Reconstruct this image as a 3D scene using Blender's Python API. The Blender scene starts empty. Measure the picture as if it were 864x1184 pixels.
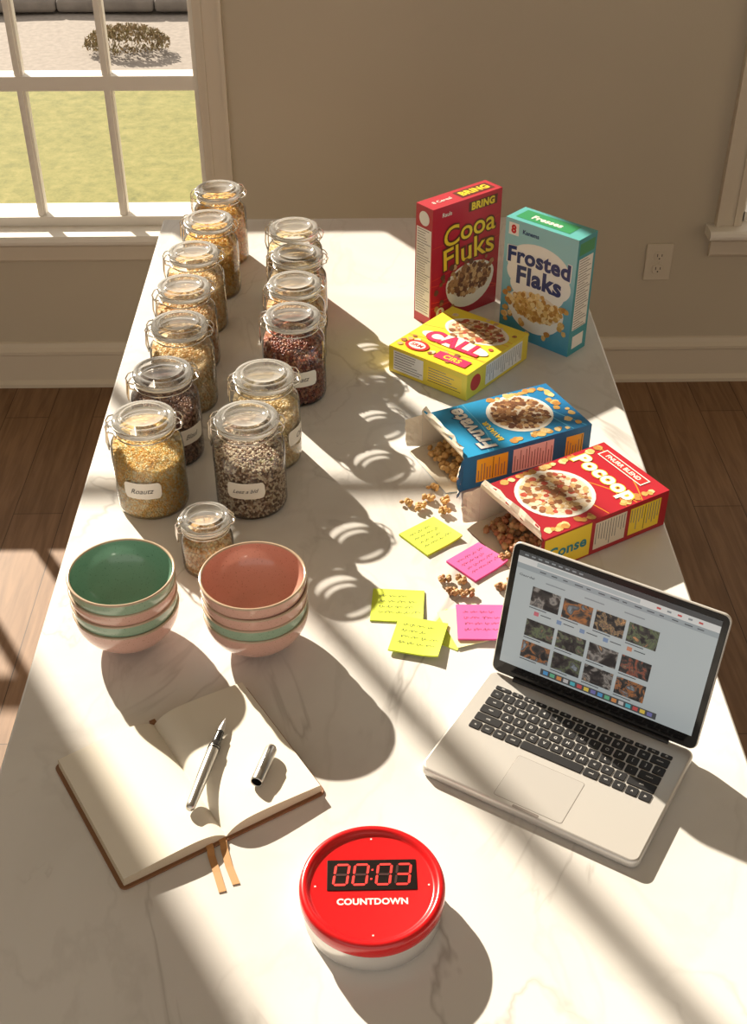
import bpy, math, random
from mathutils import Vector, Matrix, Euler
random.seed(7)
SC=bpy.context.scene
COL=SC.collection
pi=math.pi
TZ=0.9   # counter top height

# ---------------------------------------------------------------- materials
def nmat(name):
    m=bpy.data.materials.new(name); m.use_nodes=True
    nt=m.node_tree; b=nt.nodes["Principled BSDF"]
    return m,nt,b
def N(nt,t,**kw):
    n=nt.nodes.new(t)
    for k,v in kw.items():
        if k in n.inputs.keys(): n.inputs[k].default_value=v
        else: setattr(n,k,v)
    return n
def c4(c): return (c[0],c[1],c[2],1)
def ramp(nt,stops,interp='LINEAR'):
    n=nt.nodes.new('ShaderNodeValToRGB'); r=n.color_ramp; r.interpolation=interp
    while len(r.elements)<len(stops): r.elements.new(0.5)
    for e,(p,c) in zip(r.elements,stops): e.position=p; e.color=c4(c)
    return n
_mc={}
def mat(name,col,rough=0.5,metal=0.0,emit=0,spec=0.5,coat=0,bump=0,bscale=200,var=0.0,vscale=30):
    if name in _mc: return _mc[name]
    m,nt,b=nmat(name)
    b.inputs['Base Color'].default_value=c4(col)
    b.inputs['Roughness'].default_value=rough
    b.inputs['Metallic'].default_value=metal
    b.inputs['Specular IOR Level'].default_value=spec
    if coat: b.inputs['Coat Weight'].default_value=coat; b.inputs['Coat Roughness'].default_value=0.06
    if emit:
        b.inputs['Emission Color'].default_value=c4(col); b.inputs['Emission Strength'].default_value=emit
    tc=None
    if bump or var:
        tc=N(nt,'ShaderNodeTexCoord')
    if bump:
        n=N(nt,'ShaderNodeTexNoise',Scale=bscale,Detail=3.0); nt.links.new(tc.outputs['Object'],n.inputs['Vector'])
        bp=N(nt,'ShaderNodeBump',Strength=bump,Distance=0.002); nt.links.new(n.outputs['Fac'],bp.inputs['Height'])
        nt.links.new(bp.outputs['Normal'],b.inputs['Normal'])
    if var:
        n=N(nt,'ShaderNodeTexNoise',Scale=vscale,Detail=4.0); nt.links.new(tc.outputs['Object'],n.inputs['Vector'])
        r=ramp(nt,[(0.3,[x*(1-var) for x in col]),(0.7,[min(1,x*(1+var)) for x in col])])
        nt.links.new(n.outputs['Fac'],r.inputs['Fac']); nt.links.new(r.outputs['Color'],b.inputs['Base Color'])
    _mc[name]=m; return m

def marble():
    m,nt,b=nmat('marble')
    tc=N(nt,'ShaderNodeTexCoord'); L=nt.links.new
    def vein(scale,dist,w,rot):
        mp=N(nt,'ShaderNodeMapping'); mp.inputs['Rotation'].default_value=(0,0,rot); mp.inputs['Scale'].default_value=(1.0,0.55,1.0)
        L(tc.outputs['Object'],mp.inputs['Vector'])
        n=N(nt,'ShaderNodeTexNoise',Scale=scale,Detail=6.0,Roughness=0.5,Distortion=dist); L(mp.outputs['Vector'],n.inputs['Vector'])
        s=N(nt,'ShaderNodeMath',operation='SUBTRACT'); s.inputs[1].default_value=0.5; L(n.outputs['Fac'],s.inputs[0])
        a=N(nt,'ShaderNodeMath',operation='ABSOLUTE'); L(s.outputs[0],a.inputs[0])
        r=ramp(nt,[(0.0,(1,1,1)),(w,(0,0,0))]); L(a.outputs[0],r.inputs['Fac'])
        return r.outputs['Color']
    v1=vein(1.7,0.9,0.007,0.7); v2=vein(4.5,0.6,0.02,-0.5); v3=vein(2.6,1.1,0.006,2.1)
    cl=N(nt,'ShaderNodeTexNoise',Scale=3.0,Detail=5.0,Distortion=0.6); L(tc.outputs['Object'],cl.inputs['Vector'])
    r0=ramp(nt,[(0.3,(0.63,0.615,0.595)),(0.52,(0.74,0.73,0.71)),(0.75,(0.77,0.76,0.745))]); L(cl.outputs['Fac'],r0.inputs['Fac'])
    msk=N(nt,'ShaderNodeTexNoise',Scale=2.6,Detail=2.0); L(tc.outputs['Object'],msk.inputs['Vector'])
    mr=ramp(nt,[(0.42,(0,0,0)),(0.62,(0.7,0.7,0.7))]); L(msk.outputs['Fac'],mr.inputs['Fac'])
    mr2=ramp(nt,[(0.36,(0.5,0.5,0.5)),(0.50,(0,0,0))]); L(msk.outputs['Fac'],mr2.inputs['Fac'])
    mul=N(nt,'ShaderNodeMath',operation='MULTIPLY'); L(v1,mul.inputs[0]); L(mr.outputs['Color'],mul.inputs[1])
    mulb=N(nt,'ShaderNodeMath',operation='MULTIPLY'); L(v3,mulb.inputs[0]); L(mr2.outputs['Color'],mulb.inputs[1])
    ad=N(nt,'ShaderNodeMath',operation='MAXIMUM'); L(mul.outputs[0],ad.inputs[0]); L(mulb.outputs[0],ad.inputs[1])
    m1=N(nt,'ShaderNodeMix',data_type='RGBA'); L(ad.outputs[0],m1.inputs[0]); L(r0.outputs['Color'],m1.inputs[6]); m1.inputs[7].default_value=(0.38,0.36,0.34,1)
    mul2=N(nt,'ShaderNodeMath',operation='MULTIPLY'); mul2.inputs[1].default_value=0.14; L(v2,mul2.inputs[0])
    m2=N(nt,'ShaderNodeMix',data_type='RGBA'); L(mul2.outputs[0],m2.inputs[0]); L(m1.outputs[2],m2.inputs[6]); m2.inputs[7].default_value=(0.38,0.36,0.33,1)
    L(m2.outputs[2],b.inputs['Base Color'])
    b.inputs['Roughness'].default_value=0.25
    return m
def woodfloor():
    m,nt,b=nmat('oak_floor'); L=nt.links.new
    tc=N(nt,'ShaderNodeTexCoord')
    mp=N(nt,'ShaderNodeMapping'); mp.inputs['Rotation'].default_value=(0,0,pi/2); L(tc.outputs['Object'],mp.inputs['Vector'])
    br=N(nt,'ShaderNodeTexBrick',Scale=1.0); br.inputs['Brick Width'].default_value=1.4; br.inputs['Row Height'].default_value=0.14
    br.inputs['Mortar Size'].default_value=0.0013; br.inputs['Mortar Smooth'].default_value=0.1; br.offset=0.37
    br.inputs['Color1'].default_value=(0.235,0.135,0.072,1); br.inputs['Color2'].default_value=(0.285,0.165,0.092,1); br.inputs['Mortar'].default_value=(0.08,0.045,0.025,1)
    L(mp.outputs['Vector'],br.inputs['Vector'])
    mp2=N(nt,'ShaderNodeMapping'); mp2.inputs['Scale'].default_value=(22,1.6,1); L(tc.outputs['Object'],mp2.inputs['Vector'])
    n=N(nt,'ShaderNodeTexNoise',Scale=2.5,Detail=6.0,Distortion=0.8); L(mp2.outputs['Vector'],n.inputs['Vector'])
    r=ramp(nt,[(0.35,(0.62,0.58,0.54)),(0.65,(1,1,1))]); L(n.outputs['Fac'],r.inputs['Fac'])
    mx=N(nt,'ShaderNodeMix',data_type='RGBA',blend_type='MULTIPLY'); mx.inputs[0].default_value=0.8
    L(br.outputs['Color'],mx.inputs[6]); L(r.outputs['Color'],mx.inputs[7]); L(mx.outputs[2],b.inputs['Base Color'])
    b.inputs['Roughness'].default_value=0.55; b.inputs['Specular IOR Level'].default_value=0.3
    return m
def thinglass(name,gl=0.9,frost=0.0,tint=(1,1,1)):
    m=bpy.data.materials.new(name); m.use_nodes=True; nt=m.node_tree; nt.nodes.clear(); L=nt.links.new
    out=N(nt,'ShaderNodeOutputMaterial'); tr=N(nt,'ShaderNodeBsdfTransparent'); tr.inputs[0].default_value=c4(tint)
    g=N(nt,'ShaderNodeBsdfGlossy'); g.inputs['Roughness'].default_value=0.05
    fr=N(nt,'ShaderNodeFresnel',IOR=1.5)
    mu=N(nt,'ShaderNodeMath',operation='MULTIPLY'); mu.inputs[1].default_value=gl; mu.use_clamp=True; L(fr.outputs[0],mu.inputs[0])
    mx=N(nt,'ShaderNodeMixShader'); L(mu.outputs[0],mx.inputs[0]); L(tr.outputs[0],mx.inputs[1]); L(g.outputs[0],mx.inputs[2])
    last=mx
    if frost:
        d=N(nt,'ShaderNodeBsdfDiffuse'); d.inputs[0].default_value=(0.92,0.92,0.90,1)
        t2=N(nt,'ShaderNodeBsdfTranslucent'); t2.inputs[0].default_value=(0.92,0.92,0.90,1)
        dm=N(nt,'ShaderNodeMixShader'); dm.inputs[0].default_value=0.45; L(d.outputs[0],dm.inputs[1]); L(t2.outputs[0],dm.inputs[2])
        lw=N(nt,'ShaderNodeLayerWeight',Blend=0.35)
        ma=N(nt,'ShaderNodeMath',operation='MULTIPLY_ADD'); ma.inputs[1].default_value=frost*1.6; ma.inputs[2].default_value=frost*0.5; ma.use_clamp=True
        L(lw.outputs['Facing'],ma.inputs[0])
        m2=N(nt,'ShaderNodeMixShader'); L(ma.outputs[0],m2.inputs[0]); L(mx.outputs[0],m2.inputs[1]); L(dm.outputs[0],m2.inputs[2]); last=m2
    L(last.outputs[0],out.inputs[0])
    return m
def palette(name,stops,rough=0.6,lucent=0.0):
    m,nt,b=nmat(name); L=nt.links.new
    g=N(nt,'ShaderNodeNewGeometry')
    n=len(stops); r=ramp(nt,[(i/n,c) for i,c in enumerate(stops)],'CONSTANT')
    L(g.outputs['Random Per Island'],r.inputs['Fac'])
    tc=N(nt,'ShaderNodeTexCoord'); no=N(nt,'ShaderNodeTexNoise',Scale=300.0); L(tc.outputs['Object'],no.inputs['Vector'])
    r2=ramp(nt,[(0.3,(0.86,0.86,0.86)),(0.7,(1.12,1.12,1.12))]); L(no.outputs['Fac'],r2.inputs['Fac'])
    mx=N(nt,'ShaderNodeMix',data_type='RGBA',blend_type='MULTIPLY'); mx.inputs[0].default_value=1
    L(r.outputs['Color'],mx.inputs[6]); L(r2.outputs['Color'],mx.inputs[7]); L(mx.outputs[2],b.inputs['Base Color'])
    b.inputs['Roughness'].default_value=rough
    if lucent:
        t=N(nt,'ShaderNodeBsdfTranslucent'); L(mx.outputs[2],t.inputs[0]); s=N(nt,'ShaderNodeMixShader'); s.inputs[0].default_value=lucent
        L(b.outputs[0],s.inputs[1]); L(t.outputs[0],s.inputs[2]); L(s.outputs[0],nt.nodes['Material Output'].inputs[0])
    return m
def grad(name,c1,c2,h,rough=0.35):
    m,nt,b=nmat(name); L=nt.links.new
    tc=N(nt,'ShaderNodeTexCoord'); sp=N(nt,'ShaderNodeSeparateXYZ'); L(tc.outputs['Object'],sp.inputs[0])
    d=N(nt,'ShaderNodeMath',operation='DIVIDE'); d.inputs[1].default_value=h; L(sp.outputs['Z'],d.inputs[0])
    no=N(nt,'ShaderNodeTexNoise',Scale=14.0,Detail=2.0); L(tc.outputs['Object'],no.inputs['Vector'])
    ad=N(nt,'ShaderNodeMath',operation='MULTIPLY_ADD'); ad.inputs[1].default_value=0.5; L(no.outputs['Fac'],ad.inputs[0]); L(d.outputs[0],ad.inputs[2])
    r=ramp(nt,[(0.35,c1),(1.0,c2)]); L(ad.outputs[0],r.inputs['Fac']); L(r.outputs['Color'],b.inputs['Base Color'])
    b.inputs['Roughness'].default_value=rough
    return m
def speckle(name,col,sp,rough=0.18):
    m,nt,b=nmat(name); L=nt.links.new
    tc=N(nt,'ShaderNodeTexCoord'); v=N(nt,'ShaderNodeTexNoise',Scale=420.0,Detail=1.0); L(tc.outputs['Object'],v.inputs['Vector'])
    r=ramp(nt,[(0.28,sp),(0.34,col),(1,col)]); L(v.outputs['Fac'],r.inputs['Fac']); L(r.outputs['Color'],b.inputs['Base Color'])
    b.inputs['Roughness'].default_value=rough; b.inputs['Coat Weight'].default_value=0.6; b.inputs['Coat Roughness'].default_value=0.05
    return m

# ---------------------------------------------------------------- mesh builder
class MB:
    def __init__(s): s.v=[];s.f=[];s.m=[];s.s=[];s.mats=[]
    def mi(s,mt):
        if mt not in s.mats: s.mats.append(mt)
        return s.mats.index(mt)
    def add(s,vs,fs,mt,smooth=False):
        o=len(s.v); s.v+= [tuple(p) for p in vs]; k=s.mi(mt)
        for f in fs: s.f.append([i+o for i in f]); s.m.append(k); s.s.append(smooth)
    def box(s,x0,x1,y0,y1,z0,z1,mt):
        vs=[(x,y,z) for z in (z0,z1) for y in (y0,y1) for x in (x0,x1)]
        s.add(vs,[(0,2,3,1),(4,5,7,6),(0,1,5,4),(2,6,7,3),(0,4,6,2),(1,3,7,5)],mt)
    def loft(s,rings,mt,closed=True,cap0=True,cap1=True,smooth=True):
        n=len(rings[0]); vs=[p for r in rings for p in r]; fs=[]
        for i in range(len(rings)-1):
            for j in range(n if closed else n-1):
                a=i*n+j; b=i*n+(j+1)%n; fs.append((a,b,b+n,a+n))
        s.add(vs,fs,mt,smooth)
        if cap0: s.add(rings[0],[tuple(reversed(range(n)))],mt)
        if cap1: s.add(rings[-1],[tuple(range(n))],mt)
    def lathe(s,prof,mt,seg=48,smooth=True,cx=0,cy=0):
        rings=[[(cx+r*math.cos(2*pi*j/seg),cy+r*math.sin(2*pi*j/seg),z) for j in range(seg)] for r,z in prof]
        s.loft(rings,mt,True,False,False,smooth)
    def tube(s,path,rad,mt,seg=8,closed=False):
        P=[Vector(p) for p in path]; n=len(P); rings=[]
        up=Vector((0,0,1)); prev=None
        for i in range(n):
            if closed: t=(P[(i+1)%n]-P[i-1])
            else: t=P[min(i+1,n-1)]-P[max(i-1,0)]
            t.normalize()
            if prev is None:
                a=up if abs(t.z)<0.9 else Vector((1,0,0)); x=t.cross(a).normalized()
            else:
                x=(prev-t*prev.dot(t)).normalized()
            prev=x; y=t.cross(x); r=rad[i] if isinstance(rad,(list,tuple)) else rad
            rings.append([P[i]+x*r*math.cos(2*pi*k/seg)+y*r*math.sin(2*pi*k/seg) for k in range(seg)])
        if closed: rings.append(rings[0])
        s.loft(rings,mt,True,not closed,not closed)
    def slab(s,w,d,h,r,bev,mt,cx=0,cy=0,z0=0,fn=None,n=5,mt_top=None):
        def rr(ins):
            W,D=w/2-ins,d/2-ins; R=max(r-ins,0.0003); pts=[]
            for (sx,sy,a0) in ((1,1,0),(-1,1,pi/2),(-1,-1,pi),(1,-1,1.5*pi)):
                for k in range(n+1):
                    a=a0+k*pi/2/n; pts.append((cx+sx*(W-R)+R*math.cos(a),cy+sy*(D-R)+R*math.sin(a)))
            return pts
        q=bev*0.29
        lay=[(bev,z0),(q,z0+q),(0,z0+bev),(0,z0+h-bev),(q,z0+h-q),(bev,z0+h)] if bev>0 else [(0,z0),(0,z0+h)]
        rings=[[(p[0],p[1],z) for p in rr(i)] for i,z in lay]
        if fn: rings=[[fn(*p) for p in g] for g in rings]
        s.loft(rings,mt,True,True,mt_top is None,smooth=bev>0)
        if mt_top: s.add(rings[-1],[tuple(range(len(rings[-1])))],mt_top)
    def poly(s,pts,fn,mt,e=0.0003):
        s.add([fn(p[0],p[1],e) for p in pts],[tuple(range(len(pts)))],mt)
    def rect(s,x0,x1,y0,y1,fn,mt,e=0.0003): s.poly([(x0,y0),(x1,y0),(x1,y1),(x0,y1)],fn,mt,e)
    def ell(s,cx,cy,rx,ry,fn,mt,e=0.0003,n=32):
        s.poly([(cx+rx*math.cos(2*pi*k/n),cy+ry*math.sin(2*pi*k/n)) for k in range(n)],fn,mt,e)
    def text(s,t,cx,cy,size,fn,mt,e=0.0004,bold=0.0,warp=None,shear=0,rot=0,maxw=None):
        vs,fs=text2d(t,bold,shear)
        w=max(v[0] for v in vs)-min(v[0] for v in vs)
        if maxw and w*size>maxw: size=maxw/w
        P=[]
        for x,y in vs:
            x*=size;y*=size
            if warp: x,y=warp(x,y)
            x,y=x*math.cos(rot)-y*math.sin(rot),x*math.sin(rot)+y*math.cos(rot)
            P.append(fn(cx+x,cy+y,e))
        s.add(P,fs,mt)
    def stroke(s,path,w,fn,mt,e=0.0004):
        n=len(path)
        vs=[]
        for i in range(n):
            a=Vector(path[max(i-1,0)]);b=Vector(path[min(i+1,n-1)]);t=(b-a)
            if t.length<1e-9: t=Vector((1,0))
            t.normalize(); nx=Vector((-t.y,t.x))*w/2; p=Vector(path[i])
            vs.append(fn(p.x+nx.x,p.y+nx.y,e)); vs.append(fn(p.x-nx.x,p.y-nx.y,e))
        s.add(vs,[(2*i,2*i+1,2*i+3,2*i+2) for i in range(n-1)],mt)
    def mesh(s,name):
        me=bpy.data.meshes.new(name); me.from_pydata(s.v,[],s.f)
        for mt in s.mats: me.materials.append(mt)
        me.polygons.foreach_set('material_index',s.m); me.polygons.foreach_set('use_smooth',s.s); me.update()
        return me
    def obj(s,name,parent=None,**kw): return mkobj(name,s.mesh(name),parent,**kw)
def mkobj(name,me,parent=None,loc=(0,0,0),rot=(0,0,0),label=None,category=None,group=None,kind=None):
    o=bpy.data.objects.new(name,me); COL.objects.link(o); o.location=loc; o.rotation_euler=rot
    if parent: o.parent=parent
    if label: o['label']=label
    if category: o['category']=category
    if group: o['group']=group
    if kind: o['kind']=kind
    return o
def root(name,loc,rot=(0,0,0),**kw):
    o=mkobj(name,None,None,loc,rot,**kw); o.empty_display_size=0.03; return o
_tc={}
def text2d(t,bold=0,shear=0):
    k=(t,bold,shear)
    if k in _tc: return _tc[k]
    cu=bpy.data.curves.new('txt','FONT'); cu.body=t; cu.size=1; cu.offset=bold; cu.shear=shear; cu.resolution_u=4
    if bold>0.02: cu.space_character=1.0+bold*1.5
    o=bpy.data.objects.new('txt',cu); COL.objects.link(o)
    dg=bpy.context.evaluated_depsgraph_get(); dg.update()
    me=bpy.data.meshes.new_from_object(o.evaluated_get(dg))
    vs=[(v.co.x,v.co.y) for v in me.vertices]; fs=[tuple(p.vertices) for p in me.polygons]
    bpy.data.objects.remove(o); bpy.data.curves.remove(cu); bpy.data.meshes.remove(me)
    xs=[v[0] for v in vs];ys=[v[1] for v in vs]; cx=(min(xs)+max(xs))/2; cy=(min(ys)+max(ys))/2
    vs=[(x-cx,y-cy) for x,y in vs]; _tc[k]=(vs,fs); return _tc[k]

# ---------------------------------------------------------------- common materials
M_wall=mat('wall_paint',(0.51,0.45,0.355),0.75,var=0.03,vscale=2)
M_trim=mat('trim_paint',(0.62,0.55,0.45),0.45)
M_sash=mat('window_paint',(0.76,0.72,0.66),0.4)
M_ceil=mat('ceiling_paint',(0.72,0.68,0.6),0.8)
M_white=mat('white_plastic',(0.8,0.78,0.75),0.25,0.45)
M_black=mat('black_plastic',(0.012,0.012,0.014),0.35)
M_ink=mat('ink',(0.02,0.02,0.03),0.6)
M_paper=mat('label_paper',(0.85,0.82,0.75),0.6)
M_steel=mat('steel_wire',(0.78,0.76,0.72),0.22,1.0)
M_silver=mat('aluminium',(0.66,0.645,0.62),0.36,0.4)

# ---------------------------------------------------------------- room
WY=3.53; X0,X1=-4.0,2.7; CH=3.25; YB=-2.6; WT=2.97
mb=MB()
ops=[(-3.77,-2.22,0.55,WT),(-1.985,-0.43,0.55,WT),(1.20,2.35,0.55,WT)]
x=X0-0.14
for a,b,z0,z1 in ops:
    mb.box(x,a,WY,WY+0.14,0,CH,M_wall); mb.box(a,b,WY,WY+0.14,0,z0,M_wall); mb.box(a,b,WY,WY+0.14,z1,CH,M_wall); x=b
mb.box(x,X1+0.14,WY,WY+0.14,0,CH,M_wall)
mb.obj('wall_back',kind='structure')
mb=MB(); mb.box(X0-0.14,X0,YB,WY,0,CH,M_wall); mb.obj('wall_left',kind='structure')
mb=MB(); mb.box(X1,X1+0.14,YB,WY,0,CH,M_wall); mb.obj('wall_right',kind='structure')
mb=MB(); mb.box(X0-0.14,X1+0.14,YB,WY+0.14,-0.1,0,woodfloor()); mb.obj('floor',kind='structure')
mb=MB(); mb.box(X0-0.14,X1+0.14,YB,WY+0.14,CH,CH+0.1,M_ceil); mb.obj('ceiling',kind='structure')
def extr(mb,prof,x0,x1,mt):
    r0=[(x0,WY-o,z) for o,z in prof]; r1=[(x1,WY-o,z) for o,z in prof]
    mb.loft([r0,r1],mt,True,True,True,smooth=False)
mb=MB(); extr(mb,[(0,0),(0.028,0),(0.028,0.012),(0.02,0.02),(0.016,0.024),(0.016,0.115),(0.02,0.12),(0.02,0.13),(0.012,0.142),(0.006,0.155),(0,0.158)],X0,X1,M_trim)
mb.obj('baseboard_back',kind='structure')
M_pane=thinglass('window_glass',0.3)
ti=1
for wi,(a,b,z0,z1) in enumerate(ops):
    order=[3,1,2][wi]
    mb=MB(); ya,yb=WY+0.035,WY+0.065
    fx=0.022
    mb.box(a,a+fx,WY+0.02,WY+0.13,z0,z1,M_sash); mb.box(b-fx,b,WY+0.02,WY+0.13,z0,z1,M_sash)
    mb.box(a,b,WY+0.02,WY+0.13,z0,z0+0.03,M_sash); mb.box(a,b,WY+0.02,WY+0.13,z1-0.03,z1,M_sash)
    n=max(1,round((b-a-0.04)/0.252)); st=(b-a-2*fx)/n
    for i in range(1,n):
        # unseen upper transom made up with half the bars, for fewer shadow stripes
        ztop=z1-0.03 if i%2==0 else 1.45
        xc=b-fx-i*st; mb.box(xc-0.0125,xc+0.0125,ya,yb,z0+0.03,ztop,M_sash); mb.box(xc-0.006,xc+0.006,ya-0.008,yb+0.004,z0+0.03,ztop,M_sash)
    mb.box(a,b,ya-0.01,yb+0.02,0.962,1.003,M_sash)
    for zc,hh in ((1.45,0.022),(2.16,0.0125)):
        mb.box(a+fx,b-fx,ya,yb,zc-hh,zc+hh,M_sash)
    mb.rect(a+fx,b-fx,z0+0.03,z1-0.03,lambda u,v,e:(u,yb-0.010,v),M_pane)
    mb.obj('window_%d'%order,kind='structure')
    cw=0.075
    mb=MB()
    for (p,q) in ((a-cw,a+0.005),(b-0.005,b+cw)):
        mb.box(p,q,WY-0.018,WY,z0-0.005,z1+cw,M_trim)
    mb.box(b+cw-0.012,b+cw,WY-0.026,WY-0.018,z0,z1+cw,M_trim); mb.box(a-cw,a-cw+0.012,WY-0.026,WY-0.018,z0,z1+cw,M_trim)
    mb.box(b+0.012,b+0.02,WY-0.023,WY-0.018,z0,z1,M_trim); mb.box(a-0.02,a-0.012,WY-0.023,WY-0.018,z0,z1,M_trim)
    mb.box(a-cw,b+cw,WY-0.018,WY,z1-0.005,z1+cw,M_trim)
    mb.obj('trim_%d'%ti,kind='structure'); ti+=1
    mb=MB()
    r=[(0.06,z0-0.03),(0.066,z0-0.024),(0.068,z0-0.015),(0.066,z0-0.006),(0.06,z0),(-0.03,z0+0.001),(-0.03,z0-0.03)]
    extr(mb,r,a-cw-0.025,b+cw+0.025,M_sash)
    extr(mb,[(0,z0-0.03),(0.03,z0-0.03),(0.026,z0-0.045),(0.018,z0-0.052),(0.018,z0-0.095),(0.01,z0-0.105),(0,z0-0.105)],a-cw-0.005,b+cw+0.005,M_trim)
    mb.obj('trim_%d'%ti,kind='structure'); ti+=1

# outlet
R=root('electrical_outlet',(0.968,WY,0.425),label='cream duplex electrical outlet on the beige wall',category='outlet')
def wallfn(x,y,z): return (x,-z,y)
mb=MB(); mb.slab(0.085,0.125,0.007,0.006,0.003,M_trim,fn=wallfn); mb.obj('cover_plate',R)
for s in (1,-1):
    mb=MB(); mb.slab(0.036,0.030,0.003,0.012,0.001,M_trim,cy=s*0.022,z0=0.007,fn=wallfn)
    for dx,hh in ((-0.007,0.010),(0.007,0.008)):
        mb.rect(dx-0.0012,dx+0.0012,s*0.022-hh/2+0.003,s*0.022+hh/2+0.003,lambda u,v,e:(u,-0.0103-e,v),M_black)
    mb.ell(0,s*0.022-0.008,0.0025,0.0025,lambda u,v,e:(u,-0.0103-e,v),M_black,n=10)
    mb.obj('socket',R)
mb=MB(); mb.lathe([(0,0.009),(0.002,0.009),(0.003,0.007)],M_steel,12); o=mb.obj('screw',R,rot=(pi/2,0,0))

# ---------------------------------------------------------------- outdoors
def ground(name,x0,x1,y0,y1,z,m,label,cat,kind='structure',nx=60,ny=30,amp=0.01):
    mb=MB(); rg=random.Random(3)
    vs=[(x0+(x1-x0)*i/nx,y0+(y1-y0)*j/ny,z+rg.uniform(-amp,amp)) for j in range(ny+1) for i in range(nx+1)]
    fs=[(j*(nx+1)+i,j*(nx+1)+i+1,(j+1)*(nx+1)+i+1,(j+1)*(nx+1)+i) for j in range(ny) for i in range(nx)]
    mb.add(vs,fs,m,True); return mb.obj(name,label=label,category=cat,kind=kind)
M_grass,nt,b=nmat('grass'); tc=N(nt,'ShaderNodeTexCoord'); n=N(nt,'ShaderNodeTexNoise',Scale=14.0,Detail=8.0,Roughness=0.8); nt.links.new(tc.outputs['Object'],n.inputs['Vector'])
r=ramp(nt,[(0.3,(0.10,0.11,0.022)),(0.5,(0.185,0.18,0.045)),(0.72,(0.27,0.24,0.08))]); nt.links.new(n.outputs['Fac'],r.inputs['Fac']); nt.links.new(r.outputs['Color'],b.inputs['Base Color']); b.inputs['Roughness'].default_value=0.9
M_gravel=mat('gravel',(0.24,0.21,0.185),0.9,var=0.15,vscale=25)
M_stone=mat('fieldstone',(0.18,0.16,0.145),0.85,var=0.15,vscale=12,bump=0.3,bscale=20)
ground('lawn',-16,14,3.7,7.75,-0.3,M_grass,'sunlit yellow-green lawn outside the window','lawn','stuff')
ground('gravel_yard',-16,14,7.75,26,-0.32,M_gravel,'pale gravel yard beyond the lawn','gravel','stuff')
mb=MB(); rg=random.Random(5)
x=-9
while x<4:
    w=rg.uniform(0.4,0.8); mb.slab(w-0.005,0.3,0.10,0.03,0.03,M_stone,cx=x+w/2,cy=9.55+rg.uniform(-.02,.02),z0=-0.305); x+=w
mb.obj('stone_border',label='low grey stone edging beside the gravel',category='stone edging')
M_shrub=palette('shrub_leaf',[(0.27,0.19,0.10),(0.22,0.18,0.08),(0.30,0.23,0.14),(0.19,0.15,0.08)],0.8)
mb=MB()
for i in range(1500):
    a=rg.uniform(0,2*pi); ph=math.acos(rg.uniform(0,1)); r0=rg.uniform(0.75,1.0)
    c=Vector((0.30*r0*math.sin(ph)*math.cos(a),0.20*r0*math.sin(ph)*math.sin(a),0.03+0.14*r0*math.cos(ph)))
    q=Euler((rg.uniform(0,6),rg.uniform(0,6),rg.uniform(0,6))).to_matrix(); s=rg.uniform(0.010,0.022)
    mb.add([c+q@Vector(p)*s for p in ((-1,0,0),(0,-.4,0),(1,0,0),(0,.4,0.1))],[(0,1,2,3)],M_shrub)
mb.obj('garden_shrub',loc=(-1.50,8.45,-0.31),label='low dry brown-green shrub on the gravel',category='shrub')

# ---------------------------------------------------------------- island + countertop
M_marble=marble()
mb=MB(); mb.slab(0.955,2.475,0.035,0.008,0.004,M_marble,cx=0,cy=0,z0=0)
mb.obj('countertop',loc=(0.022,2.775-2.475/2,TZ-0.035),label='long white marble countertop with grey veins',category='countertop')
M_cab=mat('cabinet_paint',(0.55,0.5,0.42),0.5)
cx,cy,cwid,clen=0.022,1.54,0.80,2.30
R=root('kitchen_island',(cx,cy,0),label='painted kitchen island cabinet under the marble countertop',category='kitchen island')
mb=MB(); mb.box(-cwid/2,cwid/2,-clen/2,clen/2,0.1,TZ-0.0352,M_cab); mb.box(-cwid/2+.05,cwid/2-.05,-clen/2+.05,clen/2-.05,0,0.1,M_cab); mb.obj('cabinet_body',R)
for s in (-1,1):
    for k in range(4):
        yc=-clen/2+clen*(k+.5)/4; fn=(lambda x,y,z,s=s,yc=yc:(s*(cwid/2+z),yc+x,0.48+y))
        mb=MB(); mb.slab(clen/4-0.02,0.68,0.018,0.004,0.002,M_cab,fn=fn); d=mb.obj('cabinet_door',R)
        mb=MB(); mb.tube([fn(0.2,0.1,0.018),fn(0.2,0.1,0.04),fn(0.2,0.22,0.04),fn(0.2,0.22,0.018)],0.005,M_steel); mb.obj('handle',d)

# ---------------------------------------------------------------- jars
ICO_V=[];t_=(1+5**.5)/2
for v in [(-1,t_,0),(1,t_,0),(-1,-t_,0),(1,-t_,0),(0,-1,t_),(0,1,t_),(0,-1,-t_),(0,1,-t_),(t_,0,-1),(t_,0,1),(-t_,0,-1),(-t_,0,1)]:
    ICO_V.append(Vector(v).normalized())
ICO_F=[(0,11,5),(0,5,1),(0,1,7),(0,7,10),(0,10,11),(1,5,9),(5,11,4),(11,10,2),(10,7,6),(7,1,8),(3,9,4),(3,4,2),(3,2,6),(3,6,8),(3,8,9),(4,9,5),(2,4,11),(6,2,10),(8,6,7),(9,8,1)]
def grain(mb,c,sz,asp,mt,rg):
    q=Euler((rg.uniform(0,6),rg.uniform(0,6),rg.uniform(0,6))).to_matrix()
    mb.add([c+q@Vector((p.x*sz*asp[0],p.y*sz*asp[1],p.z*sz*asp[2])) for p in ICO_V],ICO_F,mt,True)
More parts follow.
